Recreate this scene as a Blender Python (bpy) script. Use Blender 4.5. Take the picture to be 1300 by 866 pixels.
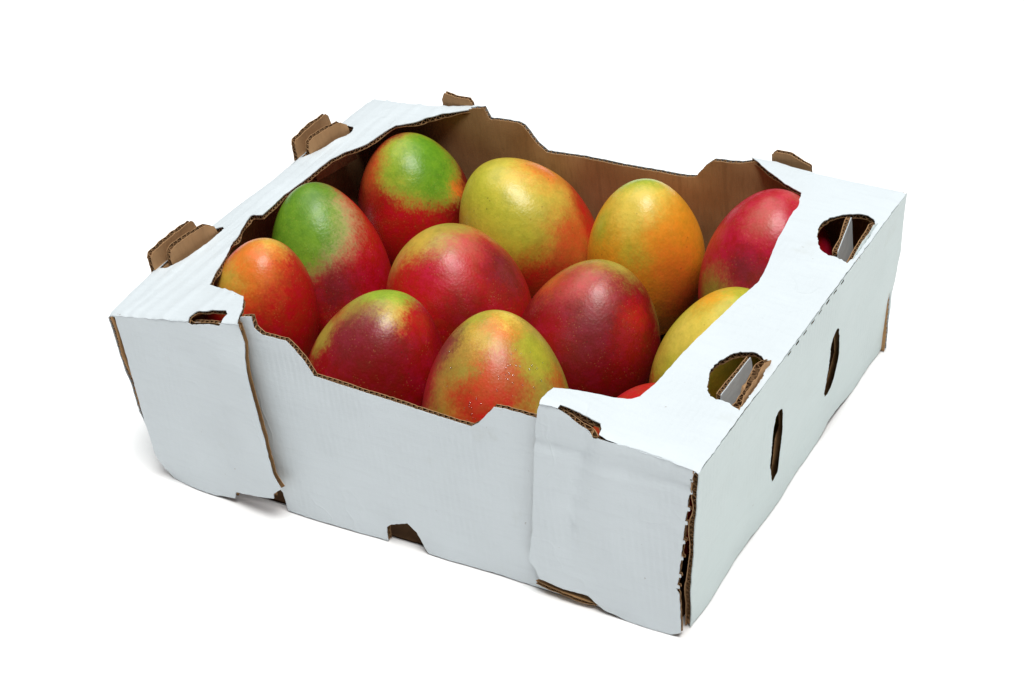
import bpy, bmesh, math, random
from mathutils import Vector, Matrix, noise
from mathutils.geometry import delaunay_2d_cdt

for o in list(bpy.data.objects):
    bpy.data.objects.remove(o, do_unlink=True)
scene = bpy.context.scene
COL = scene.collection

# ------------------------------------------------------------------ camera
cam_data = bpy.data.cameras.new("camera")
cam = bpy.data.objects.new("camera", cam_data)
COL.objects.link(cam)
cam_data.sensor_fit = 'HORIZONTAL'
cam_data.sensor_width = 36.0
cam_data.lens = 66.7592
cam_data.clip_start = 0.02
cam_data.clip_end = 200.0
cam.matrix_world = Matrix([[0.852331, -0.200584, 0.483009, 0.764283], [0.506462, 0.546976, -0.666569, -0.649364], [-0.130492, 0.812763, 0.567793, 0.726689], [0.0, 0.0, 0.0, 1.0]])
scene.camera = cam

# ------------------------------------------------------------------ light: big overhead softbox, added ceiling fill
world = bpy.data.worlds.new("World")
scene.world = world
world.use_nodes = True
bgn = world.node_tree.nodes["Background"]
bgn.inputs[0].default_value = (0.97, 0.99, 1.0, 1)
bgn.inputs[1].default_value = 0.10

def area(name, loc, target, size, power, colour=(1, 1, 1), spread=180):
    d = bpy.data.lights.new(name, 'AREA')
    d.shape = 'SQUARE'
    d.size = size
    d.energy = power
    d.color = colour
    d.spread = math.radians(spread)
    o = bpy.data.objects.new(name, d)
    COL.objects.link(o)
    o.location = loc
    o.rotation_euler = (Vector(target) - Vector(loc)).to_track_quat('-Z', 'Y').to_euler()
    return o

area("overhead_softbox", (2.5, -1.1, 7.5), (0.22, 0.14, 0.0), 3.6, 610, (1.0, 0.99, 0.97))
area("added_ceiling_fill", (-1.5, 2.5, 8.0), (-1.5, 2.5, 0.0), 9.0, 500, (0.98, 1.0, 1.0))  # added fill, keeps the floor evenly white and lightens the box's shadow

vs = scene.view_settings
vs.view_transform = 'Standard'
vs.look = 'None'
vs.exposure = -0.03
vs.gamma = 1.0
vs.use_curve_mapping = False

# ------------------------------------------------------------------ measured outlines, metres
W, D, H, T = 0.3963, 0.2846, 0.1196, 0.0040
OUTLINE = {'back_top': [[0.0861, 0.1273], [0.0979, 0.1298], [0.1014, 0.1219], [0.1236, 0.1226], [0.1283, 0.121], [0.1373, 0.1088], [0.1442, 0.1038],
              [0.1738, 0.1047], [0.2127, 0.1039], [0.2479, 0.1039], [0.2551, 0.1052], [0.2622, 0.1141], [0.2691, 0.1197], [0.282, 0.1205],
              [0.2897, 0.1213], [0.299, 0.1242]],
 'btabL': [[0.0606, 0.2817], [0.0852, 0.2882]],
 'btabR': [[0.3073, 0.2874], [0.3314, 0.283]],
 'foldL': [[-0.0029, 0.0023, 0.1196], [0.0296, 0.0015, 0.1252], [0.0649, 0.0011, 0.1319], [0.0935, 0.0011, 0.1373], [0.1032, 0.0005, 0.1392]],
 'foldR': [[0.3049, -0.0004, 0.1377], [0.3095, 0.0005, 0.1373], [0.3222, 0.0006, 0.134], [0.3387, -0.002, 0.1271], [0.3572, -0.0004, 0.1235],
           [0.3773, -0.0001, 0.1215], [0.3968, -0.0014, 0.1196]],
 'ldeck': [[0.1032, 0.0005], [0.0935, 0.0011], [0.0649, 0.0011], [0.0296, 0.0015], [-0.0029, 0.0023], [-0.0067, 0.0276], [-0.0081, 0.0531],
           [-0.0067, 0.0863], [-0.0053, 0.1196], [-0.002, 0.1654], [-0.0027, 0.2199], [-0.0016, 0.2487], [-0.0007, 0.2856], [0.0343, 0.2812],
           [0.0599, 0.2828], [0.0884, 0.2882], [0.094, 0.2844], [0.0858, 0.2791], [0.0682, 0.2701], [0.0574, 0.2567], [0.0457, 0.2492],
           [0.0392, 0.2222], [0.0265, 0.1994], [0.025, 0.1743], [0.0225, 0.1502], [0.0244, 0.1348], [0.0252, 0.1236], [0.017, 0.1214],
           [0.0221, 0.1065], [0.03, 0.0861], [0.0399, 0.06], [0.049, 0.0401], [0.0735, 0.0328], [0.0859, 0.0283], [0.0962, 0.015]],
 'ldeck_slot': [[0.064, 0.0028], [0.0628, 0.0094], [0.0809, 0.0126], [0.0906, 0.0031], [0.0774, 0.0034]],
 'lflap': [[0.1032, 0.1392], [0.0935, 0.1373], [0.0649, 0.1319], [0.0296, 0.1252], [-0.0006, 0.1196], [0.0025, 0.1179], [0.005, 0.0917],
           [0.0061, 0.068], [0.0075, 0.0456], [0.0095, 0.0279], [0.0112, 0.0058], [0.018, -0.0007], [0.0305, -0.002], [0.056, 0.0013],
           [0.0721, 0.0046], [0.074, 0.0103], [0.0928, 0.0147], [0.1075, 0.0179], [0.1091, 0.0172], [0.1083, 0.0217], [0.1157, 0.0275],
           [0.1116, 0.0371], [0.1098, 0.0646], [0.1078, 0.0985], [0.1066, 0.1263], [0.1034, 0.1379]],
 'ltab1i': [[-0.0029, 0.0616], [0.0048, 0.0899]],
 'ltab1o': [[-0.0081, 0.0513], [-0.0065, 0.0844]],
 'ltab1s': [[0.0107, 0.0797], [0.001, 0.0945], [-0.0041, 0.1083], [-0.0077, 0.1087], [-0.0154, 0.0971], [-0.0171, 0.071], [-0.0092, 0.0575],
            [-0.0016, 0.0601], [0.0056, 0.0649]],
 'ltab2i': [[-0.0006, 0.2038], [0.0155, 0.2315]],
 'ltab2o': [[-0.0089, 0.1978], [-0.0067, 0.2368]],
 'mid_bot': [[0.0865, 0.0045], [0.1075, 0.006], [0.1468, 0.006], [0.1818, 0.0055], [0.1831, 0.0114], [0.1867, 0.0146], [0.1987, 0.0192],
             [0.2036, 0.0156], [0.2091, 0.0039], [0.2418, 0.0035], [0.2842, 0.0037], [0.2894, 0.0038]],
 'mid_top': [[0.1012, 0.1384], [0.1094, 0.1403], [0.1096, 0.1331], [0.1148, 0.1295], [0.1319, 0.1296], [0.1376, 0.1246], [0.143, 0.1179],
             [0.1481, 0.1095], [0.1712, 0.108], [0.1953, 0.1062], [0.2346, 0.1039], [0.2541, 0.1033], [0.2596, 0.1074], [0.271, 0.1206],
             [0.2783, 0.1215], [0.2942, 0.1208], [0.3021, 0.1222]],
 'rbot': [[0.0076, -0.0094], [0.0194, -0.0091], [0.0576, -0.0005], [0.0713, 0.0015], [0.0836, 0.0042], [0.0891, 0.0005], [0.1218, 0.0014],
          [0.1754, 0.0022], [0.1931, 0.0102], [0.2054, 0.0098], [0.23, 0.002], [0.2731, 0.0011], [0.2849, 0.0061], [0.285, 0.0173], [0.2857, 0.036],
          [0.2844, 0.1185]],
 'rdeck': [[0.3968, -0.0014], [0.3773, -0.0001], [0.3572, -0.0004], [0.3387, -0.002], [0.3222, 0.0006], [0.3095, 0.0005], [0.3049, -0.0004],
           [0.3046, 0.0095], [0.3051, 0.0147], [0.32, 0.0221], [0.3326, 0.0285], [0.3406, 0.0333], [0.3432, 0.0376], [0.3452, 0.0521],
           [0.347, 0.0894], [0.3523, 0.1384], [0.3554, 0.1586], [0.3548, 0.1678], [0.3524, 0.1802], [0.3477, 0.2031], [0.3444, 0.2274],
           [0.3432, 0.2418], [0.3422, 0.2461], [0.3399, 0.2558], [0.3268, 0.2614], [0.31, 0.2719], [0.2942, 0.2832], [0.31, 0.2849], [0.3401, 0.2797],
           [0.3663, 0.2812], [0.3968, 0.2827], [0.3963, 0.2395], [0.3978, 0.1922], [0.3971, 0.122], [0.3971, 0.0492]],
 'rflap': [[0.3049, 0.1377], [0.3095, 0.1373], [0.3222, 0.134], [0.3387, 0.1271], [0.3572, 0.1235], [0.3773, 0.1215], [0.395, 0.1195],
           [0.393, 0.1163], [0.3906, 0.0979], [0.3864, 0.0763], [0.3821, 0.05], [0.379, 0.0315], [0.3781, 0.004], [0.3721, 0.0002], [0.3454, 0.0002],
           [0.3302, 0.0036], [0.3211, 0.0104], [0.3055, 0.0102], [0.2905, 0.0125], [0.2887, 0.0194], [0.2849, 0.024], [0.2902, 0.048],
           [0.2928, 0.068], [0.2988, 0.1114], [0.3033, 0.1323]],
 'rslot1': [[0.1885, 0.0804], [0.1919, 0.0696], [0.1931, 0.0563], [0.1896, 0.0358], [0.1817, 0.0313], [0.1782, 0.0393], [0.1779, 0.0641],
            [0.179, 0.0768], [0.1851, 0.0819]],
 'rslot2': [[0.1113, 0.0766], [0.1122, 0.0586], [0.1106, 0.0403], [0.1104, 0.0305], [0.1028, 0.0277], [0.1007, 0.0334], [0.0985, 0.0495],
            [0.0987, 0.078], [0.1034, 0.0807]],
 'rslotA': [[0.3641, 0.2249], [0.3642, 0.2352], [0.3727, 0.2447], [0.3841, 0.2497], [0.3916, 0.2457], [0.3945, 0.236], [0.3966, 0.1965],
            [0.3875, 0.2006], [0.379, 0.2005], [0.3725, 0.2052], [0.3679, 0.2148]],
 'rslotB': [[0.3725, 0.0571], [0.3663, 0.0735], [0.3667, 0.0828], [0.3706, 0.0941], [0.3804, 0.1002], [0.3853, 0.0976], [0.3932, 0.0923],
            [0.3969, 0.0505], [0.3931, 0.051], [0.3848, 0.0542], [0.3786, 0.0528]],
 'rslotF': [[0.3161, 0.0027], [0.3255, 0.0046], [0.3361, 0.0056], [0.3379, 0.003], [0.3368, -0.0009], [0.3294, 0.0015], [0.3217, 0.0024]],
 'tabA1': [[0.3845, 0.2045], [0.3771, 0.2485]],
 'tabA2': [[0.3948, 0.1962], [0.3903, 0.2479]],
 'tabB1': [[0.3804, 0.0574], [0.3806, 0.0968]],
 'tabB2': [[0.3949, 0.051], [0.3913, 0.0944]]}
FRUIT = {1: [0.05119, 0.07532, 0.08372, 0.21812, 0.1164, 0.03556, 0.05282, 0.12185],
 2: [0.05016, 0.14791, 0.07245, -0.1962, 0.123, 0.03857, 0.05978, 0.1165],
 3: [0.0598, 0.23653, 0.06867, -0.02248, 0.04928, 0.04012, 0.05467, 0.08114],
 4: [0.14681, 0.23343, 0.07626, -0.42415, -0.13682, 0.04208, 0.04726, 0.17761],
 5: [0.23722, 0.2379, 0.07026, 0.10495, -0.03329, 0.03772, 0.05137, 0.12164],
 6: [0.32438, 0.23465, 0.07226, 0.11886, 0.1971, 0.04157, 0.05717, 0.11782],
 7: [0.14985, 0.14609, 0.06724, -0.10252, 0.00793, 0.04655, 0.055, 0.10725],
 8: [0.24422, 0.14735, 0.06137, 0.27297, 0.22917, 0.04403, 0.05421, 0.12512],
 9: [0.14719, 0.05943, 0.07203, 0.31763, 0.24814, 0.04167, 0.05679, 0.10591],
 10: [0.23165, 0.06111, 0.07117, -0.0512, 0.28121, 0.04329, 0.05759, 0.15958],
 11: [0.33784, 0.14411, 0.0632, 0.24106, 0.20467, 0.04262, 0.05515, 0.12075],
 12: [0.33897, 0.05375, 0.06066, 0.05242, 0.0356, 0.04189, 0.05277, 0.09737]}
PATCH = {1: ['red',
     [[[0.0045, -0.0153, 0.0426], 0.0204, 0.0116, 'orange'], [[-0.003, -0.0172, 0.0393], 0.0117, 0.0088, 'ochre'],
      [[0.0114, 0.0082, 0.0508], 0.0088, 0.0068, 'gold'], [[0.0128, -0.0059, 0.0483], 0.0116, 0.0087, 'orange'],
      [[0.0193, -0.03, -0.0059], 0.0166, 0.0098, 'crimson']]],
 2: ['red',
     [[[0.0052, -0.0166, 0.0452], 0.0303, 0.0081, 'pale'], [[-0.0059, -0.0211, 0.0427], 0.0314, 0.0071, 'green'],
      [[-0.0054, 0.0026, 0.0585], 0.0173, 0.0071, 'leaf'], [[-0.018, -0.0293, 0.0211], 0.0144, 0.0072, 'leaf'],
      [[0.0372, -0.0046, 0.0086], 0.0153, 0.0122, 'berry'], [[0.0253, -0.0278, 0.0084], 0.0131, 0.0101, 'plum']]],
 3: ['deep',
     [[[0.0184, -0.0354, 0.0026], 0.0317, 0.0116, 'red'], [[-0.0169, -0.0197, 0.0391], 0.016, 0.0096, 'rust'],
      [[0.0194, -0.007, 0.0447], 0.0285, 0.0074, 'ochre'], [[0.0187, -0.0078, 0.045], 0.0264, 0.0069, 'spring'],
      [[0.0263, -0.0084, 0.0364], 0.0179, 0.0084, 'green'], [[0.0175, 0.0065, 0.0471], 0.0159, 0.0074, 'green'],
      [[-0.0321, -0.0187, 0.0171], 0.0141, 0.0076, 'deep'], [[0.0359, 0.0054, 0.0192], 0.0075, 0.0048, 'orange'],
      [[0.0376, -0.0036, 0.0142], 0.0032, 0.0021, 'olive']]],
 4: ['ochre',
     [[[-0.0029, -0.0215, 0.038], 0.0305, 0.0153, 'lime'], [[0.0097, -0.0069, 0.0409], 0.0153, 0.0102, 'gold'],
      [[0.0392, 0.0269, -0.0032], 0.0293, 0.0094, 'red'], [[0.031, -0.0283, -0.0203], 0.0307, 0.0143, 'red'],
      [[0.0428, -0.0098, 0.0043], 0.0112, 0.0092, 'rust'], [[0.0142, 0.0146, 0.0355], 0.0134, 0.0103, 'orange'],
      [[0.0184, -0.0337, 0.0137], 0.0152, 0.0121, 'lime']]],
 5: ['amber',
     [[[0.0046, -0.0039, 0.0509], 0.0227, 0.0109, 'gold'], [[-0.0044, 0.0099, 0.0494], 0.015, 0.008, 'spring'],
      [[-0.0182, -0.0213, 0.0295], 0.011, 0.008, 'lime'], [[0.009, -0.0223, 0.0384], 0.0108, 0.0088, 'gold'],
      [[0.011, -0.0322, 0.0187], 0.0079, 0.0079, 'lime'], [[0.0326, -0.0107, 0.0189], 0.0227, 0.0109, 'tan'],
      [[0.0291, -0.0232, 0.0024], 0.0178, 0.0109, 'orange'], [[0.0314, -0.0126, -0.0243], 0.0171, 0.0101, 'rust']]],
 6: ['berry',
     [[[-0.0195, -0.037, 0.0047], 0.0145, 0.0077, 'olive'], [[0.0014, -0.0337, 0.025], 0.0105, 0.0086, 'plum'],
      [[0.0135, 0.0147, 0.0526], 0.0068, 0.0048, 'rose'], [[0.0043, -0.0107, 0.0508], 0.0105, 0.0086, 'rose']]],
 7: ['red',
     [[[-0.0045, 0.0038, 0.0546], 0.0215, 0.0088, 'moss'], [[-0.0331, -0.0076, 0.0369], 0.0139, 0.0079, 'moss'],
      [[-0.0167, -0.0057, 0.0509], 0.0127, 0.0078, 'ochre'], [[0.0175, 0.0002, 0.0487], 0.0107, 0.0077, 'rose'],
      [[0.0362, 0.01, 0.0275], 0.0176, 0.0098, 'plum'], [[0.0286, -0.0325, 0.015], 0.0192, 0.0106, 'deep'],
      [[0.0137, 0.0309, 0.0379], 0.0079, 0.005, 'olive'], [[0.0061, -0.0252, 0.0429], 0.0125, 0.0096, 'berry']]],
 8: ['deep',
     [[[0.0054, 0.021, 0.0481], 0.0219, 0.0076, 'moss'], [[0.0346, 0.0265, 0.0156], 0.0096, 0.0058, 'olive'],
      [[0.0054, -0.0114, 0.0482], 0.0168, 0.0103, 'rose'], [[0.0174, -0.0275, 0.031], 0.0185, 0.012, 'plum'],
      [[0.0368, -0.004, 0.0286], 0.0084, 0.0084, 'red'], [[0.0381, -0.015, 0.0163], 0.0084, 0.0075, 'crimson'],
      [[-0.0194, -0.0046, 0.0417], 0.0104, 0.0057, 'rust'], [[-0.007, -0.0324, 0.0284], 0.0131, 0.0084, 'crimson']]],
 9: ['crimson',
     [[[0.0021, 0.007, 0.0536], 0.0223, 0.0056, 'moss'], [[0.0087, 0.0154, 0.0531], 0.0158, 0.0056, 'spring'],
      [[-0.0221, -0.014, 0.0339], 0.0122, 0.0047, 'moss'], [[0.0223, 0.0008, 0.05], 0.0083, 0.0055, 'gold'],
      [[0.0095, -0.02, 0.0417], 0.0211, 0.0092, 'plum'], [[0.0313, 0.0102, 0.0421], 0.0101, 0.0065, 'red'],
      [[0.0244, -0.0278, 0.0209], 0.021, 0.011, 'deep']]],
 10: ['moss',
      [[[-0.037, -0.0152, 0.0178], 0.0238, 0.0082, 'berry'], [[-0.0233, -0.0077, 0.0415], 0.0135, 0.0072, 'plum'],
       [[0.0129, -0.0307, 0.027], 0.0238, 0.0088, 'red'], [[0.0118, -0.0163, 0.0425], 0.0176, 0.0097, 'rust'],
       [[0.0008, -0.0039, 0.0531], 0.0089, 0.0071, 'ochre'], [[0.009, 0.0086, 0.0539], 0.0098, 0.0071, 'orange'],
       [[-0.0133, 0.017, 0.0518], 0.0091, 0.0054, 'lime'], [[0.007, 0.0172, 0.0532], 0.0072, 0.0054, 'gold'],
       [[-0.0034, -0.0207, 0.0416], 0.0071, 0.0062, 'olive'], [[0.0366, 0.012, 0.0198], 0.0072, 0.0054, 'rust'],
       [[0.0281, 0.01, 0.0368], 0.0116, 0.0071, 'lime']]],
 11: ['lime',
      [[[-0.0086, -0.0181, 0.0414], 0.0225, 0.0117, 'gold'], [[-0.0338, -0.0176, 0.0181], 0.0101, 0.0074, 'ochre'],
       [[-0.0368, -0.0255, -0.0012], 0.0102, 0.0056, 'red'], [[-0.0089, 0.0044, 0.0497], 0.01, 0.0073, 'amber']]],
 12: ['red', []]}
DROPS = [[0.0206, -0.0147, 0.038], [0.0288, -0.0122, 0.0311], [0.0178, -0.0177, 0.0379], [0.0213, -0.0161, 0.0364], [0.0183, -0.0187, 0.0366],
 [0.0263, -0.02, 0.0279], [0.0248, -0.0153, 0.0336], [0.0219, -0.0267, 0.0254], [0.0188, -0.023, 0.0322], [0.0201, -0.0105, 0.0412],
 [0.0196, -0.0123, 0.0405], [0.0238, -0.0124, 0.0367], [0.0227, -0.0002, 0.0431], [0.021, -0.0096, 0.0409], [0.0201, -0.0008, 0.0454],
 [0.0223, -0.0157, 0.0358], [0.0058, -0.0381, 0.0183], [0.0096, -0.0372, 0.0185], [0.0093, -0.0305, 0.0291], [0.0063, -0.0342, 0.0248],
 [0.0108, -0.0364, 0.0195], [0.006, -0.0328, 0.0269], [0.0058, -0.0329, 0.0268], [0.0076, -0.0341, 0.0246], [0.0122, -0.0312, 0.0267],
 [0.0081, -0.0359, 0.0214], [0.0058, -0.0338, 0.0257], [0.0091, -0.0367, 0.0198], [0.0205, -0.015, 0.0379], [0.0233, -0.0074, 0.04],
 [0.0287, -0.003, 0.0356], [0.0287, -0.0001, 0.0363], [0.0249, -0.0063, 0.0389], [0.0218, -0.0133, 0.038], [0.0192, -0.0046, 0.0448],
 [0.0308, 0.0078, 0.0332], [0.0333, -0.0075, 0.027], [0.0341, -0.001, 0.0278], [0.0307, 0.0018, 0.0337], [0.0253, 0.0052, 0.041],
 [0.0307, 0.0005, 0.0335], [0.0034, -0.0352, 0.024], [-0.0112, -0.0285, 0.0311], [-0.0115, -0.0214, 0.0389], [-0.0283, -0.0043, 0.0377],
 [-0.0173, -0.0128, 0.0431]]

# ------------------------------------------------------------------ node helpers
def new_mat(name):
    m = bpy.data.materials.new(name)
    m.use_nodes = True
    nt = m.node_tree
    return m, nt, nt.nodes["Principled BSDF"]

def node(nt, kind, **kw):
    n = nt.nodes.new(kind)
    for k, v in kw.items():
        setattr(n, k, v)
    return n

def setin(n, key, val):
    n.inputs[key].default_value = val

def mixcol(nt, fac, a, b, blend='MIX'):
    n = node(nt, 'ShaderNodeMix', data_type='RGBA', blend_type=blend)
    for idx, v in ((0, fac), (6, a), (7, b)):
        if isinstance(v, (int, float)):
            n.inputs[idx].default_value = v
        elif isinstance(v, tuple):
            n.inputs[idx].default_value = v if len(v) == 4 else v + (1,)
        else:
            nt.links.new(v, n.inputs[idx])
    return n.outputs[2]

def mathn(nt, op, a, b=None, c=None):
    n = node(nt, 'ShaderNodeMath', operation=op)
    for i, v in enumerate((a, b, c)):
        if v is None:
            continue
        if isinstance(v, (int, float)):
            n.inputs[i].default_value = v
        else:
            nt.links.new(v, n.inputs[i])
    return n.outputs[0]

def maprange(nt, v, a, b, c=0.0, d=1.0, smooth=True):
    n = node(nt, 'ShaderNodeMapRange', interpolation_type='SMOOTHSTEP' if smooth else 'LINEAR')
    nt.links.new(v, n.inputs[0])
    for i, x in enumerate((a, b, c, d)):
        n.inputs[1 + i].default_value = x
    return n.outputs[0]

def noise_tex(nt, vec, scale, detail=3, rough=0.55):
    n = node(nt, 'ShaderNodeTexNoise')
    nt.links.new(vec, n.inputs['Vector'])
    setin(n, 'Scale', scale); setin(n, 'Detail', detail); setin(n, 'Roughness', rough)
    return n

def scaled(nt, vec, s):
    n = node(nt, 'ShaderNodeVectorMath', operation='MULTIPLY')
    nt.links.new(vec, n.inputs[0])
    n.inputs[1].default_value = s
    return n.outputs[0]

def bump(nt, h, dist, strength=1.0, prev=None):
    n = node(nt, 'ShaderNodeBump')
    nt.links.new(h, n.inputs['Height'])
    setin(n, 'Distance', dist); setin(n, 'Strength', strength)
    if prev is not None:
        nt.links.new(prev, n.inputs['Normal'])
    return n.outputs[0]

# ------------------------------------------------------------------ cardboard materials (uv is in metres on every board)
def white_board(name, tint):
    m, nt, b = new_mat(name)
    uv = node(nt, 'ShaderNodeUVMap').outputs[0]
    big = noise_tex(nt, uv, 14, 4)
    streak = noise_tex(nt, scaled(nt, uv, (30, 260, 1)), 1.0, 4, 0.6)
    fine = noise_tex(nt, uv, 900, 2)
    spots = noise_tex(nt, uv, 210, 2, 0.4)
    smear = noise_tex(nt, uv, 32, 5, 0.65)
    c = mixcol(nt, maprange(nt, big.outputs[0], 0.35, 0.7), tint, tuple(x * 0.955 for x in tint))
    c = mixcol(nt, maprange(nt, streak.outputs[0], 0.45, 0.75, 0, 0.5), c, tuple(x * 0.93 for x in tint))
    c = mixcol(nt, maprange(nt, smear.outputs[0], 0.60, 0.78, 0, 0.42), c, (tint[0] * 0.84, tint[1] * 0.82, tint[2] * 0.77))
    c = mixcol(nt, maprange(nt, spots.outputs[0], 0.76, 0.80, 0, 0.5), c, (0.28, 0.24, 0.20))
    nt.links.new(c, b.inputs['Base Color'])
    setin(b, 'Roughness', 0.50)
    setin(b, 'Specular IOR Level', 0.35)
    wave = node(nt, 'ShaderNodeTexWave', wave_type='BANDS', bands_direction='X', wave_profile='SIN')
    nt.links.new(scaled(nt, uv, (1, 0.0, 0)), wave.inputs['Vector'])
    setin(wave, 'Scale', 78.0); setin(wave, 'Distortion', 0.0)
    wv = mathn(nt, 'MULTIPLY', wave.outputs['Fac'], maprange(nt, big.outputs[0], 0.38, 0.68, 0.05, 1.0))
    n1 = bump(nt, wv, 0.00016, 0.6)
    n2 = bump(nt, streak.outputs[0], 0.00035, 0.5, n1)
    n3 = bump(nt, smear.outputs[0], 0.0014, 0.5, n2)
    wr = noise_tex(nt, uv, 24, 2, 0.5)
    ridge = mathn(nt, 'ABSOLUTE', mathn(nt, 'SUBTRACT', wr.outputs[0], 0.5))
    wmask = maprange(nt, noise_tex(nt, uv, 11, 1).outputs[0], 0.50, 0.66)
    crease = mathn(nt, 'MULTIPLY', maprange(nt, ridge, 0.0, 0.022, 1.0, 0.0), wmask)
    n35 = bump(nt, crease, 0.0005, 0.4, n3)
    n4 = bump(nt, fine.outputs[0], 0.00010, 0.5, n35)
    nt.links.new(n4, b.inputs['Normal'])
    return m

def kraft_board(name, dark, light):
    m, nt, b = new_mat(name)
    uv = node(nt, 'ShaderNodeUVMap').outputs[0]
    big = noise_tex(nt, uv, 22, 4)
    fib = noise_tex(nt, scaled(nt, uv, (420, 70, 1)), 1.0, 4, 0.65)
    fine = noise_tex(nt, uv, 1300, 2)
    lines = noise_tex(nt, scaled(nt, uv, (150, 3, 1)), 1.0, 2, 0.5)
    c = mixcol(nt, maprange(nt, big.outputs[0], 0.3, 0.7), dark, light)
    c = mixcol(nt, maprange(nt, fib.outputs[0], 0.42, 0.72, 0, 0.40), c, tuple(x * 0.75 for x in dark))
    c = mixcol(nt, maprange(nt, lines.outputs[0], 0.58, 0.72, 0, 0.28), c, tuple(x * 0.66 for x in dark))
    nt.links.new(c, b.inputs['Base Color'])
    setin(b, 'Roughness', 0.85)
    setin(b, 'Specular IOR Level', 0.2)
    n1 = bump(nt, lines.outputs[0], 0.0006, 0.5)
    n2 = bump(nt, fib.outputs[0], 0.0003, 0.6, n1)
    n3 = bump(nt, fine.outputs[0], 0.0002, 0.6, n2)
    nt.links.new(n3, b.inputs['Normal'])
    return m

WHITE = white_board("white_lined_board", (0.635, 0.69, 0.72))
WHITE_GREEN = white_board("white_lined_board_greenish", (0.595, 0.675, 0.67))
KRAFT = kraft_board("kraft_liner", (0.32, 0.172, 0.072), (0.40, 0.235, 0.108))
KRAFT_PALE = kraft_board("kraft_torn_edge", (0.38, 0.21, 0.098), (0.47, 0.285, 0.145))

m_, nt_, b_ = new_mat("white_seamless_surface")
setin(b_, 'Base Color', (0.95, 0.95, 0.95, 1))
setin(b_, 'Roughness', 0.9)
setin(b_, 'Specular IOR Level', 0.1)
FLOOR_MAT = m_

# ------------------------------------------------------------------ object helpers
def link(name, me, parent=None):
    o = bpy.data.objects.new(name, me)
    COL.objects.link(o)
    o.parent = parent
    return o

def smoothstep(t):
    t = max(0.0, min(1.0, t))
    return t * t * (3 - 2 * t)

def lerp_at(pts, x, k):
    pts = sorted(pts)
    if x <= pts[0][0]:
        return pts[0][k]
    for a, b in zip(pts, pts[1:]):
        if x <= b[0]:
            t = (x - a[0]) / max(1e-9, b[0] - a[0])
            return a[k] + (b[k] - a[k]) * t
    return pts[-1][k]

def resample(loop, step, jag, seed):
    n = len(loop)
    out = []
    for i in range(n):
        a, b = Vector(loop[i]), Vector(loop[(i + 1) % n])
        L = (b - a).length
        k = max(1, int(round(L / step)))
        e = (b - a) / max(L, 1e-9)
        nr = Vector((-e.y, e.x))
        for j in range(k):
            q = a.lerp(b, j / k)
            w = noise.noise(Vector((q.x * 700, q.y * 700, seed))) + 0.7 * noise.noise(Vector((q.x * 210, q.y * 210, seed + 9)))
            out.append(q + nr * jag * w)
    return out

def inside(q, loop):
    x, y = q
    c = False
    n = len(loop)
    j = n - 1
    for i in range(n):
        xi, yi = loop[i]; xj, yj = loop[j]
        if (yi > y) != (yj > y) and x < (xj - xi) * (y - yi) / (yj - yi) + xi:
            c = not c
        j = i
    return c

def area2(loop):
    return sum(a[0] * b[1] - b[0] * a[1] for a, b in zip(loop, loop[1:] + loop[:1]))

def chaikin(l):
    out = []
    for a, b in zip(l, l[1:] + l[:1]):
        out += [(a[0] * 0.78 + b[0] * 0.22, a[1] * 0.78 + b[1] * 0.22), (a[0] * 0.22 + b[0] * 0.78, a[1] * 0.22 + b[1] * 0.78)]
    return out

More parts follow.
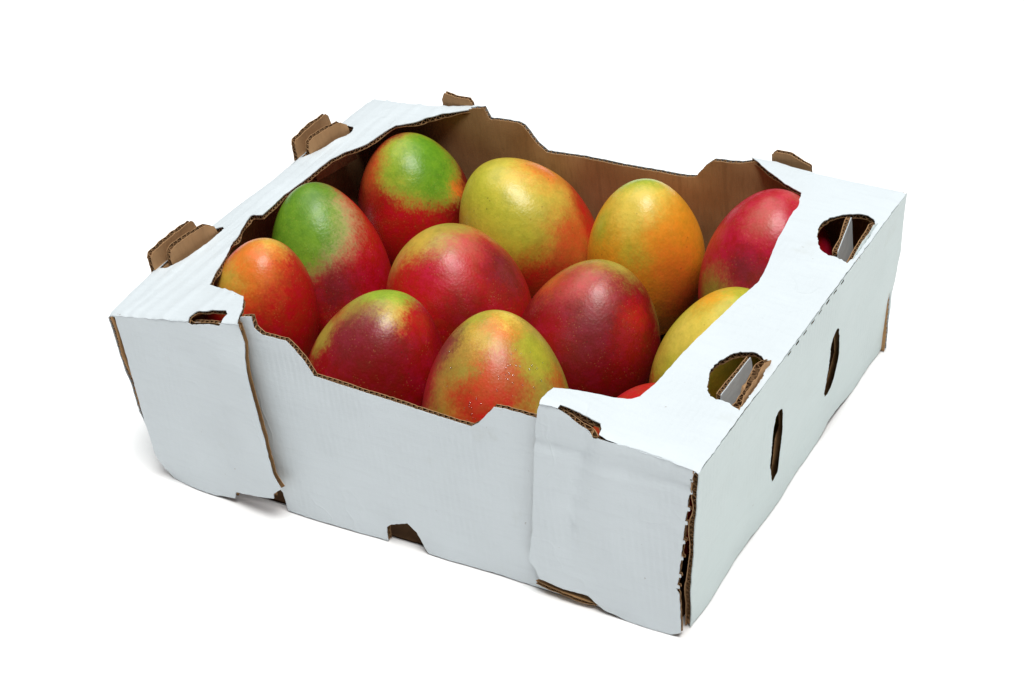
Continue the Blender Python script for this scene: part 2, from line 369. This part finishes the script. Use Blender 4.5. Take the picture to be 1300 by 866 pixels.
SEED = [1]
def board(name, loop, holes, surf, out, mats, parent, t=T, jag=0.00035, crush=0.45, grid=0.006, step=0.0022, flute=0.0045, hole_flute=0.0015, recess=0.0003, hole_jag=1.7):
    """one sheet of corrugated board: outer liner, inner liner and a real wave of fluting along every cut edge"""
    SEED[0] += 1
    sd = SEED[0] * 3.7
    out = Vector(out)
    loops = [list(map(tuple, l)) for l in [loop] + [chaikin(h) if len(h) > 4 else h for h in holes]]
    for i in range(len(loops)):
        ccw = area2(loops[i]) > 0
        if (i == 0) != ccw:
            loops[i].reverse()                    # material always on the left hand side
    fine = [resample(l, step if i == 0 else min(step, 0.0013), jag if i == 0 else jag * hole_jag, sd + i) for i, l in enumerate(loops)]
    def nrm(u, v):
        e = 0.0012
        a = surf(u + e, v) - surf(u - e, v)
        b = surf(u, v + e) - surf(u, v - e)
        n = a.cross(b).normalized()
        return n if n.dot(out) > 0 else -n
    verts, edges = [], []
    bnd = []
    for l in fine:
        s = len(verts)
        verts += [Vector((q.x, q.y)) for q in l]
        edges += [(s + i, s + (i + 1) % len(l)) for i in range(len(l))]
    nb = len(verts)
    us = [q.x for q in fine[0]]; vs_ = [q.y for q in fine[0]]
    rng = random.Random(sd)
    ftup = [[(q.x, q.y) for q in l] for l in fine]
    u = min(us) + grid / 2
    while u < max(us):
        v = min(vs_) + grid / 2
        while v < max(vs_):
            q = (u + rng.uniform(-.2, .2) * grid, v + rng.uniform(-.2, .2) * grid)
            if inside(q, ftup[0]) and not any(inside(q, h) for h in ftup[1:]):
                if min((q[0] - p.x) ** 2 + (q[1] - p.y) ** 2 for p in verts[:nb]) > (0.0022) ** 2:
                    verts.append(Vector(q))
            v += grid
        u += grid
    vo, eo, fo, orig, _, _ = delaunay_2d_cdt(verts, edges, [], 0, 1e-7)
    tris = []
    for f in fo:
        c = ((vo[f[0]].x + vo[f[1]].x + vo[f[2]].x) / 3, (vo[f[0]].y + vo[f[1]].y + vo[f[2]].y) / 3)
        if inside(c, ftup[0]) and not any(inside(c, h) for h in ftup[1:]):
            tris.append(tuple(f))
    isb = [any(k < nb for k in og) for og in orig]
    V, Fc, Mi, UV = [], [], [], []
    front, back = [], []
    def thick(q):
        return t * (1 - crush * max(0.0, 0.45 + 1.1 * noise.noise(Vector((q.x * 60, q.y * 60, sd + 40)))))
    P3 = []
    for i, q in enumerate(vo):
        p = surf(q.x, q.y); n = nrm(q.x, q.y)
        tt = thick(q) if isb[i] else t
        front.append(len(V)); V.append(p); UV.append((q.x, q.y))
        back.append(len(V)); V.append(p - n * tt); UV.append((q.x + 0.5, q.y + 0.3))
    for f in tris:
        a = [front[i] for i in f]
        n = (V[a[1]] - V[a[0]]).cross(V[a[2]] - V[a[0]])
        if n.dot(out) < 0:
            a.reverse()
        Fc.append(a); Mi.append(0)
        bk = [back[i] for i in f]
        n = (V[bk[1]] - V[bk[0]]).cross(V[bk[2]] - V[bk[0]])
        if n.dot(out) > 0:
            bk.reverse()
        Fc.append(bk); Mi.append(1)
    if flute:
        fd = [flute] + (list(hole_flute) if isinstance(hole_flute, (list, tuple)) else [hole_flute] * len(holes))
        pitch = 0.0036
        lin = 0.00055
        for l, fdep in zip(fine, fd):
            if fdep <= 0:
                continue
            n_ = len(l)
            dense = []
            acc = 0.0
            for i in range(n_):
                a, b = l[i], l[(i + 1) % n_]
                L = (b - a).length
                k = max(1, int(L / 0.0006))
                tang = (l[(i + 2) % n_] - l[i - 1])
                inn = Vector((-tang.y, tang.x)).normalized()
                for j in range(k):
                    dense.append((a.lerp(b, j / k), acc + L * j / k, inn))
                acc += L
            pit = acc / max(1, round(acc / pitch))
            rows = []
            for q, s, inn in dense:
                p = surf(q.x, q.y); n = nrm(q.x, q.y); tt = thick(q)
                qi = q + inn * fdep
                pi = surf(qi.x, qi.y); ni = nrm(qi.x, qi.y)
                jit = 0.5 * noise.noise(Vector((q.x * 120, q.y * 120, sd)))
                h = tt * (0.5 + 0.36 * math.sin(2 * math.pi * s / pit + 1.4 * jit))
                q2 = q + inn * min(recess + 0.0006 * abs(jit), fdep * 0.6)
                ps = surf(q2.x, q2.y)
                rows.append((p, p - n * lin, p - n * (tt - lin), p - n * tt, ps - n * h, pi - ni * (h * t / tt), ps - n * (h + .00045), q))
            base = len(V)
            for r in rows:
                for k in range(7):
                    V.append(r[k]); UV.append((r[7].x + 0.2 * k, r[7].y + 0.1 * k))
            m = len(rows)
            for i in range(m):
                a = base + 7 * i; b = base + 7 * ((i + 1) % m)
                Fc.append((a, b, b + 1, a + 1)); Mi.append(0)          # torn paper rim of the outer liner
                Fc.append((a + 2, b + 2, b + 3, a + 3)); Mi.append(2)  # rim of the inner liner
                Fc.append((a + 4, b + 4, b + 5, a + 5)); Mi.append(2)  # the wave between them
                Fc.append((a + 4, b + 4, b + 6, a + 6)); Mi.append(2)
    me = bpy.data.meshes.new(name)
    me.from_pydata([tuple(v) for v in V], [], Fc)
    for mt in mats:
        me.materials.append(mt)
    uvl = me.uv_layers.new(name="UVMap")
    for poly in me.polygons:
        poly.material_index = Mi[poly.index]
        poly.use_smooth = Mi[poly.index] < 2
        for li in poly.loop_indices:
            uvl.data[li].uv = UV[me.loops[li].vertex_index]
    me.update()
    return link(name, me, parent)

def wob(x, y, z, amp=1.0):
    v = Vector((x, y, z))
    return amp * (0.0007 * noise.noise(v * 22) + 0.0003 * noise.noise(v * 60 + Vector((3, 5, 7))))

# ------------------------------------------------------------------ the white surface under the box
bm = bmesh.new()
for x, y in ((-20, -20), (20, -20), (20, 20), (-20, 20)):
    bm.verts.new((x, y, 0))
bm.faces.new(bm.verts)
me = bpy.data.meshes.new("ground"); bm.to_mesh(me); bm.free()
me.materials.append(FLOOR_MAT)
ground = link("ground", me)
ground["kind"] = "structure"

# ------------------------------------------------------------------ the fruit box
box = bpy.data.objects.new("fruit_box", None)
COL.objects.link(box)
box.empty_display_size = 0.05
box["label"] = "open white corrugated cardboard fruit tray with brown inside, holding the mangoes"
box["category"] = "box"

O = OUTLINE
foldL, foldR = O['foldL'], O['foldR']
left_edge = [(p[1], p[0]) for p in O['ldeck'][4:13]]
def x_left(y):
    return lerp_at(left_edge, y, 1)

def z_left(x, y):
    yy = max(0.0, min(0.3, y))
    return H + max(x, 0) * (0.19 - 0.10 * yy / 0.285)

def z_right(x, y):
    yy = max(0.0, min(0.3, y))
    return H + max(W - x, 0) * (0.10 - 0.04 * yy / 0.285) + 0.009 * smoothstep((0.350 - x) / 0.04) * smoothstep((0.06 - y) / 0.06)

def soft_drop(d):
    return 0.0016 * max(0.0, 1 - max(d, 0) / 0.0045) ** 2

RIDGES = ((0.008, 0.10, 0.0007), (0.017, 0.06, 0.0006), (0.029, 0.03, 0.0007), (0.043, 0.02, 0.0006), (0.066, -0.05, 0.0006), (0.076, -0.08, 0.0005))
def surf_left_deck(x, y):
    z = z_left(x, y) - soft_drop(y - lerp_at(foldL, x, 1)) - soft_drop(x - x_left(y)) - 0.6 * soft_drop(0.2825 - y)
    for x0, k, a in RIDGES:
        c = x0 + k * 0.25 * y + 0.002 * noise.noise(Vector((x0 * 90, y * 18, 2)))
        w = 0.6 + 0.6 * noise.noise(Vector((y * 22, x0 * 300, 0)))
        z += 1.9 * a * max(0, w) * math.exp(-((x - c) / 0.0020) ** 2)
    z += wob(x, y, 0.1, 1.3)
    return Vector((x, y, z))

def surf_right_deck(x, y):
    z = z_right(x, y) - soft_drop(y - lerp_at(foldR, x, 1)) - soft_drop(W + 0.0007 - x) - 0.6 * soft_drop(0.283 - y)
    z += wob(x, y, 0.7, 0.9)
    return Vector((x, y, z))

def slot(x0, x1, y0, y1, r=0.3):
    a = (x1 - x0) * r
    return [(x0 + a, y0), (x1 - a, y0), (x1, y0 + a), (x1, y1 - a), (x1 - a, y1), (x0 + a, y1), (x0, y1 - a), (x0, y0 + a)]

WKF = (WHITE, KRAFT, KRAFT_PALE)
lslot1 = [(-0.0062, 0.053), (0.002, 0.056), (0.0085, 0.075), (0.0105, 0.088), (0.009, 0.104), (0.0045, 0.107), (-0.0045, 0.101)]
lslot2 = [(-0.0015, 0.199), (0.003, 0.2), (0.0125, 0.219), (0.0175, 0.236), (0.0145, 0.243), (0.0065, 0.245), (-0.0008, 0.242)]
ldk = [tuple(p) for p in O['ldeck']]
ldk = ldk[:2] + [(0.0905, 0.0011), (0.0898, 0.0085), (0.0860, 0.0118), (0.0795, 0.0122), (0.0690, 0.0104), (0.0640, 0.0085), (0.0632, 0.0040), (0.0640, 0.0011)] + ldk[3:]
board("top_deck", ldk, [lslot1, lslot2], surf_left_deck, (0, 0, 1), WKF, box, grid=0.0030, flute=0.002, hole_flute=(0.001, 0.001))["label"] = "ridged white top flange on the left end"
rA = [(min(p[0], 0.3948), p[1]) for p in O['rslotA']]
rB = [(min(p[0], 0.3948), p[1]) for p in O['rslotB']]
rF = [(p[0], max(p[1], 0.0012)) for p in O['rslotF']]
rdk = [(min(p[0], 0.3963), p[1]) for p in O['rdeck']]
rdk = rdk[:3] + [(0.3395, -0.001), (0.3390, 0.0030), (0.3368, 0.0060), (0.3255, 0.0050), (0.3155, 0.0034), (0.3150, 0.0010)] + rdk[5:]
board("top_deck", rdk, [rA, rB], surf_right_deck, (0, 0, 1), WKF, box, grid=0.0045, flute=0.002, hole_flute=(0.002, 0.002), hole_jag=2.4)["label"] = "smooth white top flange on the right end"

# front flaps folded down from the decks
def flap_surf(fold, yb, kind):
    f = sorted(fold)
    def s(x, z):
        yt, zt = lerp_at(f, x, 1), lerp_at(f, x, 2)
        y = yb + (yt - yb) * z / zt
        if kind == 'l':
            y -= 0.005 * smoothstep((x - 0.055) / 0.05) * smoothstep((0.135 - z) / 0.03)
            y += 0.006 * smoothstep((0.022 - z) / 0.022) * smoothstep((0.05 - x) / 0.05)
        else:
            y += 0.0020 * math.exp(-((x - 0.326 + 0.25 * (0.1 - z)) / 0.0035) ** 2) * smoothstep((z - 0.03) / 0.03)
            y += 0.0016 * math.exp(-((z - 0.108 + 0.05 * (x - 0.35)) / 0.0035) ** 2)
        y += wob(x, 0.4, z, 1.1) - soft_drop(zt - z) * -0.6
        return Vector((x, y, z))
    return s

def lower(loop, n, d):
    return [(p[0], max(0.0006, p[1] - (d if i < n else 0))) for i, p in enumerate(loop)]

SL = flap_surf(foldL, -0.007, 'l')
SR = flap_surf(foldR, -0.006, 'r')
lfl = lower(O['lflap'], 5, 0.0013)
lfl = [p for i, p in enumerate(lfl) if i not in (2, 18)]
lfl = lfl[:2] + [(0.0905, 0.1352), (0.0885, 0.1330), (0.0800, 0.1322), (0.0720, 0.1302), (0.0665, 0.1285), (0.0640, 0.1290), (0.0632, 0.1302)] + lfl[2:]
board("front_flap", lfl, [], SL, (0, -1, 0), (WHITE, KRAFT, KRAFT), box, flute=0.0050, recess=0.0028, crush=0.15)
rfl = lower(O['rflap'], 7, 0.0013)
rfl = rfl[:2] + [(0.3150, 0.1345), (0.3215, 0.1318), (0.3290, 0.1275), (0.3355, 0.1228), (0.3392, 0.1240)] + rfl[4:]
new = []
for i, p in enumerate(rfl):                      # row of perforation nubs down the corner edge
    if not 11 <= i <= 13:
        new.append(p)
    if 10 <= i <= 13:
        q = rfl[i + 1]
        if i == 10:
            new.append((p[0] - 0.0018, p[1] - 0.006))
        for k in (0.28, 0.72):
            a = (p[0] + (q[0] - p[0]) * k, p[1] + (q[1] - p[1]) * k)
            new += [(a[0] - 0.0016, a[1] + 0.0012), (a[0] - 0.0004, a[1] + 0.0009), (a[0] - 0.0002, a[1] - 0.0008), (a[0] - 0.0017, a[1] - 0.0012)]
        if i == 13:
            new.append((q[0] - 0.0017, q[1] + 0.004))
board("front_flap", new, [], SR, (0, -1, 0), WKF, box, grid=0.004)

# long front and back panels with the dipped opening
def surf_mid(x, z):
    return Vector((x, -0.0015 + 0.0577 * z + wob(x, 0.2, z, 1.2), z))
top = [tuple(p) for p in O['mid_top']]
bot = [tuple(p) for p in O['mid_bot']]
mid = [(0.030, 0.001), (0.064, 0.001), (0.0645, 0.0165), (0.1035, 0.0185), (0.1065, 0.0145), (0.1078, 0.001)]
mid += [(p[0], 0.001) for p in bot[2:3]]
mid += [(0.1818, 0.001), (0.1825, 0.0114), (0.1867, 0.0150), (0.1987, 0.0195), (0.2046, 0.0146), (0.2106, 0.001)]
mid += [(0.286, 0.001), (0.352, 0.001), (0.356, 0.112), (0.302, 0.120)]
mid += list(reversed(top[:-1]))
mid += [(0.098, 0.1325), (0.06, 0.1255), (0.026, 0.116)]
board("front_panel", mid, [], surf_mid, (0, -1, 0), WKF, box, crush=0.2)

def surf_back(x, z):
    return Vector((x, 0.2835 - 0.003 * (1 - z / 0.12) + wob(x, 0.9, z, 0.9), z))
bt = [tuple(p) for p in O['back_top']]
bk = [(0.012, 0.001), (0.382, 0.001), (0.391, 0.1158), (0.302, 0.1205)] + list(reversed(bt)) + [(0.083, 0.1226), (0.06, 0.1205), (0.004, 0.1156)]
board("back_panel", bk, [], surf_back, (0, 1, 0), WKF, box, crush=0.2)
def surf_back_flap(zf):
    def s(x, z):
        return Vector((x, 0.2842 + 0.0048 * smoothstep((zf - z) / 0.03) - 0.003 * (1 - z / 0.12) + wob(x, 0.6, z, 0.7), z))
    return s
board("back_flap", [(0.008, 0.004), (0.103, 0.006), (0.09, 0.1250), (0.002, 0.1172)], [], surf_back_flap(0.121), (0, 1, 0), WKF, box)
board("back_flap", [(0.292, 0.006), (0.372, 0.004), (0.387, 0.1172), (0.297, 0.1220)], [], surf_back_flap(0.120), (0, 1, 0), WKF, box)

# end walls
def surf_left_wall(y, z):
    k = max(0.0, 1 - z / H)
    x = x_left(y) * (1 - k) + 0.0085 * k + wob(0.1, y, z, 1.0)
    return Vector((x + 0.0006 * k, y, z))
lw = [(0.050, 0.001), (0.280, 0.001), (0.282, 0.1175), (0.240, 0.1180), (0.105, 0.1180), (0.05, 0.1180), (0.001, 0.1175), (0.0000, 0.10), (-0.0012, 0.08), (-0.0005, 0.07), (-0.0026, 0.05), (-0.002, 0.035), (0.002, 0.027), (0.012, 0.012)]
board("end_wall", lw, [slot(0.092, 0.100, 0.04, 0.083), slot(0.176, 0.184, 0.04, 0.083)], surf_left_wall, (-1, 0, 0), (WHITE, KRAFT, KRAFT_PALE), box, crush=0.6)

def surf_right_wall(y, z):
    xb = 0.3788
    x = xb + (W - xb) * z / H + wob(0.5, y, z, 1.9) * smoothstep((H - z) / 0.02)
    return Vector((x + 0.0004, y, z))
rb = [(p[0], max(0.0008, p[1] * (0.45 if p[0] < 0.26 else 0.9))) for p in O['rbot']]
rw = [(0.0035, 0.0008)] + rb[1:-1] + [(0.2835, 0.1177)]
ya, yb2 = O['tabB2'][0][1], O['tabB2'][1][1]
yc, yd = O['tabA2'][0][1], O['tabA2'][1][1]
rw += [(yd + 0.001, 0.1177), (yc - 0.001, 0.1177), (yb2 + 0.001, 0.1177), (ya - 0.001, 0.1177), (-0.001, 0.1176), (-0.001, 0.08), (0.0, 0.04)]
perf = []
y = 0.108
while y < 0.190:
    perf.append([(y, 0.1156), (y + 0.0045, 0.1158), (y + 0.0043, 0.1171), (y, 0.1170)])
    y += 0.0105
board("end_wall", rw, [O['rslot1'], O['rslot2']] + perf, surf_right_wall, (1, 0, 0), (WHITE_GREEN, KRAFT, KRAFT_PALE), box, hole_flute=[0, 0] + [0] * len(perf), recess=0.0015)["label"] = "pale greenish white end wall with two narrow vent slots"

# base
KRAFT_BASE_SHADED = kraft_board("kraft_base_shaded", (0.085, 0.045, 0.022), (0.12, 0.065, 0.03))  # kraft darkened to put the shade seen through the bottom holes into the colour
def surf_base(x, y):
    return Vector((x, y, 0.0018 + 0.2 * wob(x, y, 0.3)))
bs = [(0.020, 0.0035), (0.372, 0.0035), (0.372, 0.276), (0.020, 0.276)]
board("base_panel", bs, [], surf_base, (0, 0, 1), (KRAFT_BASE_SHADED, KRAFT_BASE_SHADED, KRAFT_BASE_SHADED), box, t=0.0012, grid=0.012, step=0.004, flute=0)
def surf_lip(x, y):
    return Vector((x, y, 0.0092 - 0.09 * (x - 0.288) + wob(x, y, 0.8, 0.8)))
board("base_lip", [(0.2885, -0.0018), (0.287, -0.0045), (0.305, -0.0056), (0.322, -0.0052), (0.331, -0.0018)], [], surf_lip, (0, 0, 1), (KRAFT, KRAFT, KRAFT), box, t=0.0045, grid=0.004, flute=0.001, crush=0.5)

# locking tabs that stand in the slots
def tab(a, b, z0, profile, mats, lean=0.0, rough=0.0, t=0.0036, out=(1, 0, 0), crush=0.3):
    a, b = Vector(a), Vector(b)
    L = (b - a).length
    e = (b - a) / L
    nrm = Vector((e.y, -e.x))
    if nrm.dot(Vector(out[:2])) < 0:
        nrm = -nrm
    def s(u, v):
        q = a + e * u + nrm * (lean * v + rough * noise.noise(Vector((u * 160, v * 200, a.x * 50))))
        return Vector((q.x, q.y, z0 + v + 0.5 * rough * noise.noise(Vector((u * 230, v * 90, 4)))))
    loop = [(u * L, v) for u, v in profile]
    return board("locking_tab", loop, [], s, out, mats, box, t=t, grid=0.005, step=0.0015, jag=0.0003, crush=crush)

KK = (KRAFT_PALE, KRAFT_PALE, KRAFT_PALE)
rounded = [(0, -0.020), (1, -0.020), (1, 0.002), (0.985, 0.0065), (0.86, 0.0100), (0.74, 0.0110), (0.2, 0.0105), (0.05, 0.0085), (0.0, 0.004)]
tall = [(0, -0.006), (1, -0.006), (1, 0.006), (0.97, 0.0105), (0.93, 0.0122), (0.30, 0.0118), (0.06, 0.0108), (0.0, 0.0085)]
tab((-0.0066, 0.0515), (-0.0050, 0.0945), H, tall, KK, lean=-0.05, rough=0.0006, t=0.0046)["label"] = "outer brown tab near the front left corner"
tab((0.0010, 0.0600), (0.0075, 0.0985), H, rounded, KK, lean=-0.10, rough=0.0006, t=0.0050)["label"] = "inner brown tab near the front left corner"
tab((-0.0030, 0.2000), (-0.0025, 0.2400), H, tall, KK, lean=-0.05, rough=0.0006, t=0.0046)["label"] = "outer brown tab further back on the left"
tab((0.0050, 0.2035), (0.0140, 0.2380), H, rounded, KK, lean=-0.10, rough=0.0006, t=0.0050)["label"] = "inner brown tab further back on the left"
flat = [(0, -0.045), (1, -0.045), (1, -0.004), (0.97, 0.0), (0.03, 0.0), (0, -0.004)]
WT = (WHITE, KRAFT, KRAFT_PALE)
ta = O['tabA1']; tb = O['tabB1']
tab((ta[0][0], ta[0][1] + 0.001), (ta[1][0], ta[1][1] - 0.004), 0.1205, flat, WT)
tab((tb[0][0], tb[0][1]), (tb[1][0], tb[1][1] - 0.001), 0.1205, flat, WT)
crump = [(0, -0.012), (1, -0.012), (1, 0.001), (0.85, 0.0045), (0.7, 0.003), (0.45, 0.0042), (0.2, 0.0022), (0, 0.0)]
tab((0.3950, yc + 0.002), (0.3938, yd - 0.004), 0.1185, [(u, v * 0.8) for u, v in crump], (WHITE_GREEN, KRAFT_PALE, KRAFT_PALE))
tab((0.3936, ya), (0.3922, yb2 + 0.002), 0.1192, crump, KK, rough=0.0015, t=0.0056, crush=0.7)["label"] = "crumpled torn brown tab at the right edge"
btab = [(0, -0.03), (1, -0.03), (1, 0.001), (0.9, 0.0035), (0.5, 0.0035), (0.1, 0.005), (0.0, 0.001)]
tab((0.060, 0.2865), (0.0845, 0.2865), 0.1262, [(u, v * 1.25) for u, v in btab], (KRAFT_PALE, KRAFT_PALE, KRAFT_PALE), out=(0, -1, 0))
tab((0.306, 0.2875), (0.332, 0.2875), 0.1245, [(0, -0.03), (1, -0.03), (1, -0.002), (0.75, 0.0005), (0.55, 0.0032), (0.45, 0.0040), (0.1, 0.0042), (0, 0.002)], KK, out=(0, -1, 0))

# ------------------------------------------------------------------ mangoes
def srgb(r, g, b, k=1.0):
    f = lambda c: (c / 12.92 if c <= 0.04045 else ((c + 0.055) / 1.055) ** 2.4)
    return tuple(min(0.9, f(c / 255) * k) for c in (r, g, b)) + (1,)

PAL = {
    'red': srgb(182, 22, 20), 'deep': srgb(124, 10, 16), 'crimson': srgb(152, 13, 27), 'orange': srgb(218, 110, 34),
    'tan': srgb(226, 142, 34), 'spring': srgb(142, 168, 44), 'berry': srgb(176, 16, 44),
    'ochre': srgb(194, 160, 60), 'moss': srgb(166, 150, 58), 'gold': srgb(214, 190, 76), 'amber': srgb(226, 152, 34), 'lime': srgb(172, 172, 48),
    'green': srgb(98, 146, 26), 'leaf': srgb(92, 134, 30), 'olive': srgb(150, 132, 50), 'pale': srgb(186, 176, 120),
    'rose': srgb(190, 76, 68), 'plum': srgb(122, 34, 42), 'rust': srgb(190, 78, 36)}

def mango_mat(k):
    base, patches = PATCH[k]
    m, nt, b = new_mat("mango_skin")
    tc = node(nt, 'ShaderNodeTexCoord').outputs['Object']
    off = node(nt, 'ShaderNodeVectorMath', operation='ADD')
    nt.links.new(tc, off.inputs[0]); off.inputs[1].default_value = (k * 1.37, k * 0.71, k * 2.13)
    vec = off.outputs[0]
    w1 = noise_tex(nt, vec, 48, 5, 0.62)
    w2 = noise_tex(nt, vec, 260, 4, 0.7)
    def centred(n, amp):
        s = node(nt, 'ShaderNodeVectorMath', operation='SUBTRACT')
        nt.links.new(n.outputs['Color'], s.inputs[0]); s.inputs[1].default_value = (0.5, 0.5, 0.5)
        return scaled(nt, s.outputs[0], (amp, amp, amp))
    a1 = node(nt, 'ShaderNodeVectorMath', operation='ADD')
    nt.links.new(tc, a1.inputs[0]); nt.links.new(centred(w1, 0.022), a1.inputs[1])
    a2 = node(nt, 'ShaderNodeVectorMath', operation='ADD')
    nt.links.new(a1.outputs[0], a2.inputs[0]); nt.links.new(centred(w2, 0.011), a2.inputs[1])
    w3 = noise_tex(nt, scaled(nt, vec, (1.0, 1.0, 0.45)), 720, 3, 0.7)
    a3 = node(nt, 'ShaderNodeVectorMath', operation='ADD')
    nt.links.new(a2.outputs[0], a3.inputs[0]); nt.links.new(centred(w3, 0.016), a3.inputs[1])
    c = PAL[base]
    for p0, r, so, cn in patches:
        d = node(nt, 'ShaderNodeVectorMath', operation='DISTANCE')
        nt.links.new(a3.outputs[0], d.inputs[0]); d.inputs[1].default_value = p0
        fac = maprange(nt, d.outputs['Value'], max(0.0, r - so * 1.45), r + so * 1.45, 0.95, 0.0)
        c = mixcol(nt, fac, c, PAL[cn])
    mott = noise_tex(nt, vec, 150, 5, 0.7)
    hsv = node(nt, 'ShaderNodeHueSaturation')
    nt.links.new(maprange(nt, mott.outputs[0], 0.3, 0.7, 0.4955, 0.5065), hsv.inputs['Hue'])
    nt.links.new(maprange(nt, mott.outputs[0], 0.3, 0.75, 1.12, 0.84), hsv.inputs['Value'])
    c = mixcol(nt, 0.0, c, c)
    nt.links.new(c, hsv.inputs['Color'])
    c = hsv.outputs['Color']
    vor = node(nt, 'ShaderNodeTexVoronoi')
    nt.links.new(vec, vor.inputs['Vector']); setin(vor, 'Scale', 560)
    msk = noise_tex(nt, vec, 90, 2)
    pale = mathn(nt, 'MULTIPLY', maprange(nt, vor.outputs['Distance'], 0.08, 0.26, 0.22, 0.0), maprange(nt, msk.outputs[0], 0.45, 0.62))
    c = mixcol(nt, pale, c, srgb(214, 170, 96))
    vor2 = node(nt, 'ShaderNodeTexVoronoi')
    nt.links.new(vec, vor2.inputs['Vector']); setin(vor2, 'Scale', 250)
    msk2 = noise_tex(nt, vec, 70, 3)
    darkf = mathn(nt, 'MULTIPLY', maprange(nt, vor2.outputs['Distance'], 0.05, 0.20, 0.5, 0.0), maprange(nt, msk2.outputs[0], 0.54, 0.66))
    c = mixcol(nt, darkf, c, srgb(70, 46, 24))
    nt.links.new(c, b.inputs['Base Color'])
    blo = noise_tex(nt, vec, 36, 4, 0.6)
    nt.links.new(maprange(nt, blo.outputs[0], 0.35, 0.7, 0.30, 0.44), b.inputs['Roughness'])
    setin(b, 'Specular IOR Level', 0.38)
    setin(b, 'Coat Weight', 0.08); setin(b, 'Coat Roughness', 0.22)
    setin(b, 'Subsurface Weight', 0.0)
    n1 = bump(nt, w1.outputs[0], 0.0012, 0.35)
    n2 = bump(nt, mott.outputs[0], 0.00035, 0.5, n1)
    n3 = bump(nt, vor.outputs['Distance'], 0.0002, 0.35, n2)
    nt.links.new(n3, b.inputs['Normal'])
    return m

MANGO_LABEL = {
    1: "orange and red mango in the left front corner of the tray",
    2: "mango with a green left half and red right half, against the left end",
    3: "bright green topped mango with red sides in the back left corner",
    4: "large yellow green mango with a red right side, along the back panel",
    5: "yellow and orange mango with almost no red, along the back panel",
    6: "glossy crimson mango in the back right corner, partly under the right flange",
    7: "broad red mango with an olive crown in the middle of the tray",
    8: "dark red mango in the middle row beside the yellow orange one",
    9: "dark red mango with a green crown at the front panel",
    10: "wet yellow and orange red mango at the middle of the front panel",
    11: "yellow green speckled mango half hidden under the right flange",
    12: "red mango almost wholly hidden under the front right corner flange"}

BEAK = [0.0374, -0.0043, 0.0146]
def egg(q, s, th, n, u, v, k):
    cx, cy, cz, ax, ay, a, b, tp = q
    low = max(b, (cz - 0.0075) / max(0.2, n.z) * 0.995) if s < 0 else b
    r = a * math.sqrt(max(0.0, 1 - s * s)) * (1 - tp * s)
    d = u * math.cos(th) + v * math.sin(th)
    p = n * (s * low) + d * r
    if k == 3:
        q0 = Vector(BEAK)
        p = p + q0.normalized() * 0.0030 * math.exp(-((p - q0).length / 0.009) ** 2)
    return p * (1 + 0.017 * noise.noise(p * 26 + Vector((k * 3.1, k, 0))))

for k in sorted(FRUIT):
    q = FRUIT[k]
    n = Vector((q[3], q[4], 1)).normalized()
    u = n.cross(Vector((1, 0, 0))).normalized(); v = n.cross(u)
    NS, NR = 72, 48
    V, Fc = [], []
    for i in range(NR + 1):
        s = math.cos(math.pi * i / NR)
        if i in (0, NR):
            V.append(egg(q, s, 0, n, u, v, k)); continue
        for j in range(NS):
            V.append(egg(q, s, 2 * math.pi * j / NS, n, u, v, k))
    ring = lambda i, j: 1 + (i - 1) * NS + j % NS
    for j in range(NS):
        Fc.append((0, ring(1, j), ring(1, j + 1)))
        Fc.append((len(V) - 1, ring(NR - 1, j + 1), ring(NR - 1, j)))
        for i in range(1, NR - 1):
            Fc.append((ring(i, j), ring(i + 1, j), ring(i + 1, j + 1), ring(i, j + 1)))
    me = bpy.data.meshes.new("mango")
    me.from_pydata([tuple(p) for p in V], [], Fc)
    bm = bmesh.new(); bm.from_mesh(me); bmesh.ops.recalc_face_normals(bm, faces=bm.faces[:]); bm.to_mesh(me); bm.free()
    for poly in me.polygons:
        poly.use_smooth = True
    me.materials.append(mango_mat(k))
    o = link("mango", me)
    o.location = q[:3]
    o["label"] = MANGO_LABEL[k]
    o["category"] = "mango"
    o["group"] = "mangoes packed in the tray"
    if k == 10:
        dm, dnt, db = new_mat("water")
        dnt.nodes.remove(db)
        tr = node(dnt, 'ShaderNodeBsdfTransparent'); gl = node(dnt, 'ShaderNodeBsdfGlossy')
        setin(gl, 'Roughness', 0.08)
        lw_ = node(dnt, 'ShaderNodeLayerWeight'); setin(lw_, 'Blend', 0.35)
        mx = node(dnt, 'ShaderNodeMixShader')
        dnt.links.new(maprange(dnt, lw_.outputs['Fresnel'], 0.0, 1.0, 0.10, 0.5), mx.inputs[0])
        dnt.links.new(tr.outputs[0], mx.inputs[1]); dnt.links.new(gl.outputs[0], mx.inputs[2])
        dnt.links.new(mx.outputs[0], dnt.nodes['Material Output'].inputs['Surface'])
        bm = bmesh.new()
        rng = random.Random(7)
        for p in DROPS:
            p = Vector(p)
            r = rng.uniform(0.0003, 0.0008)
            nn = p.normalized()
            M = Matrix.Translation(p + nn * 0.00005) @ nn.to_track_quat('Z', 'Y').to_matrix().to_4x4() @ Matrix.Diagonal((r, r * rng.uniform(0.8, 1.3), r * 0.45, 1))
            bmesh.ops.create_icosphere(bm, subdivisions=2, radius=1, matrix=M)
        for f in bm.faces:
            f.smooth = True
        dme = bpy.data.meshes.new("water_droplets"); bm.to_mesh(dme); bm.free()
        dme.materials.append(dm)
        dob = link("water_droplets", dme, o)
        dob["kind"] = "stuff"
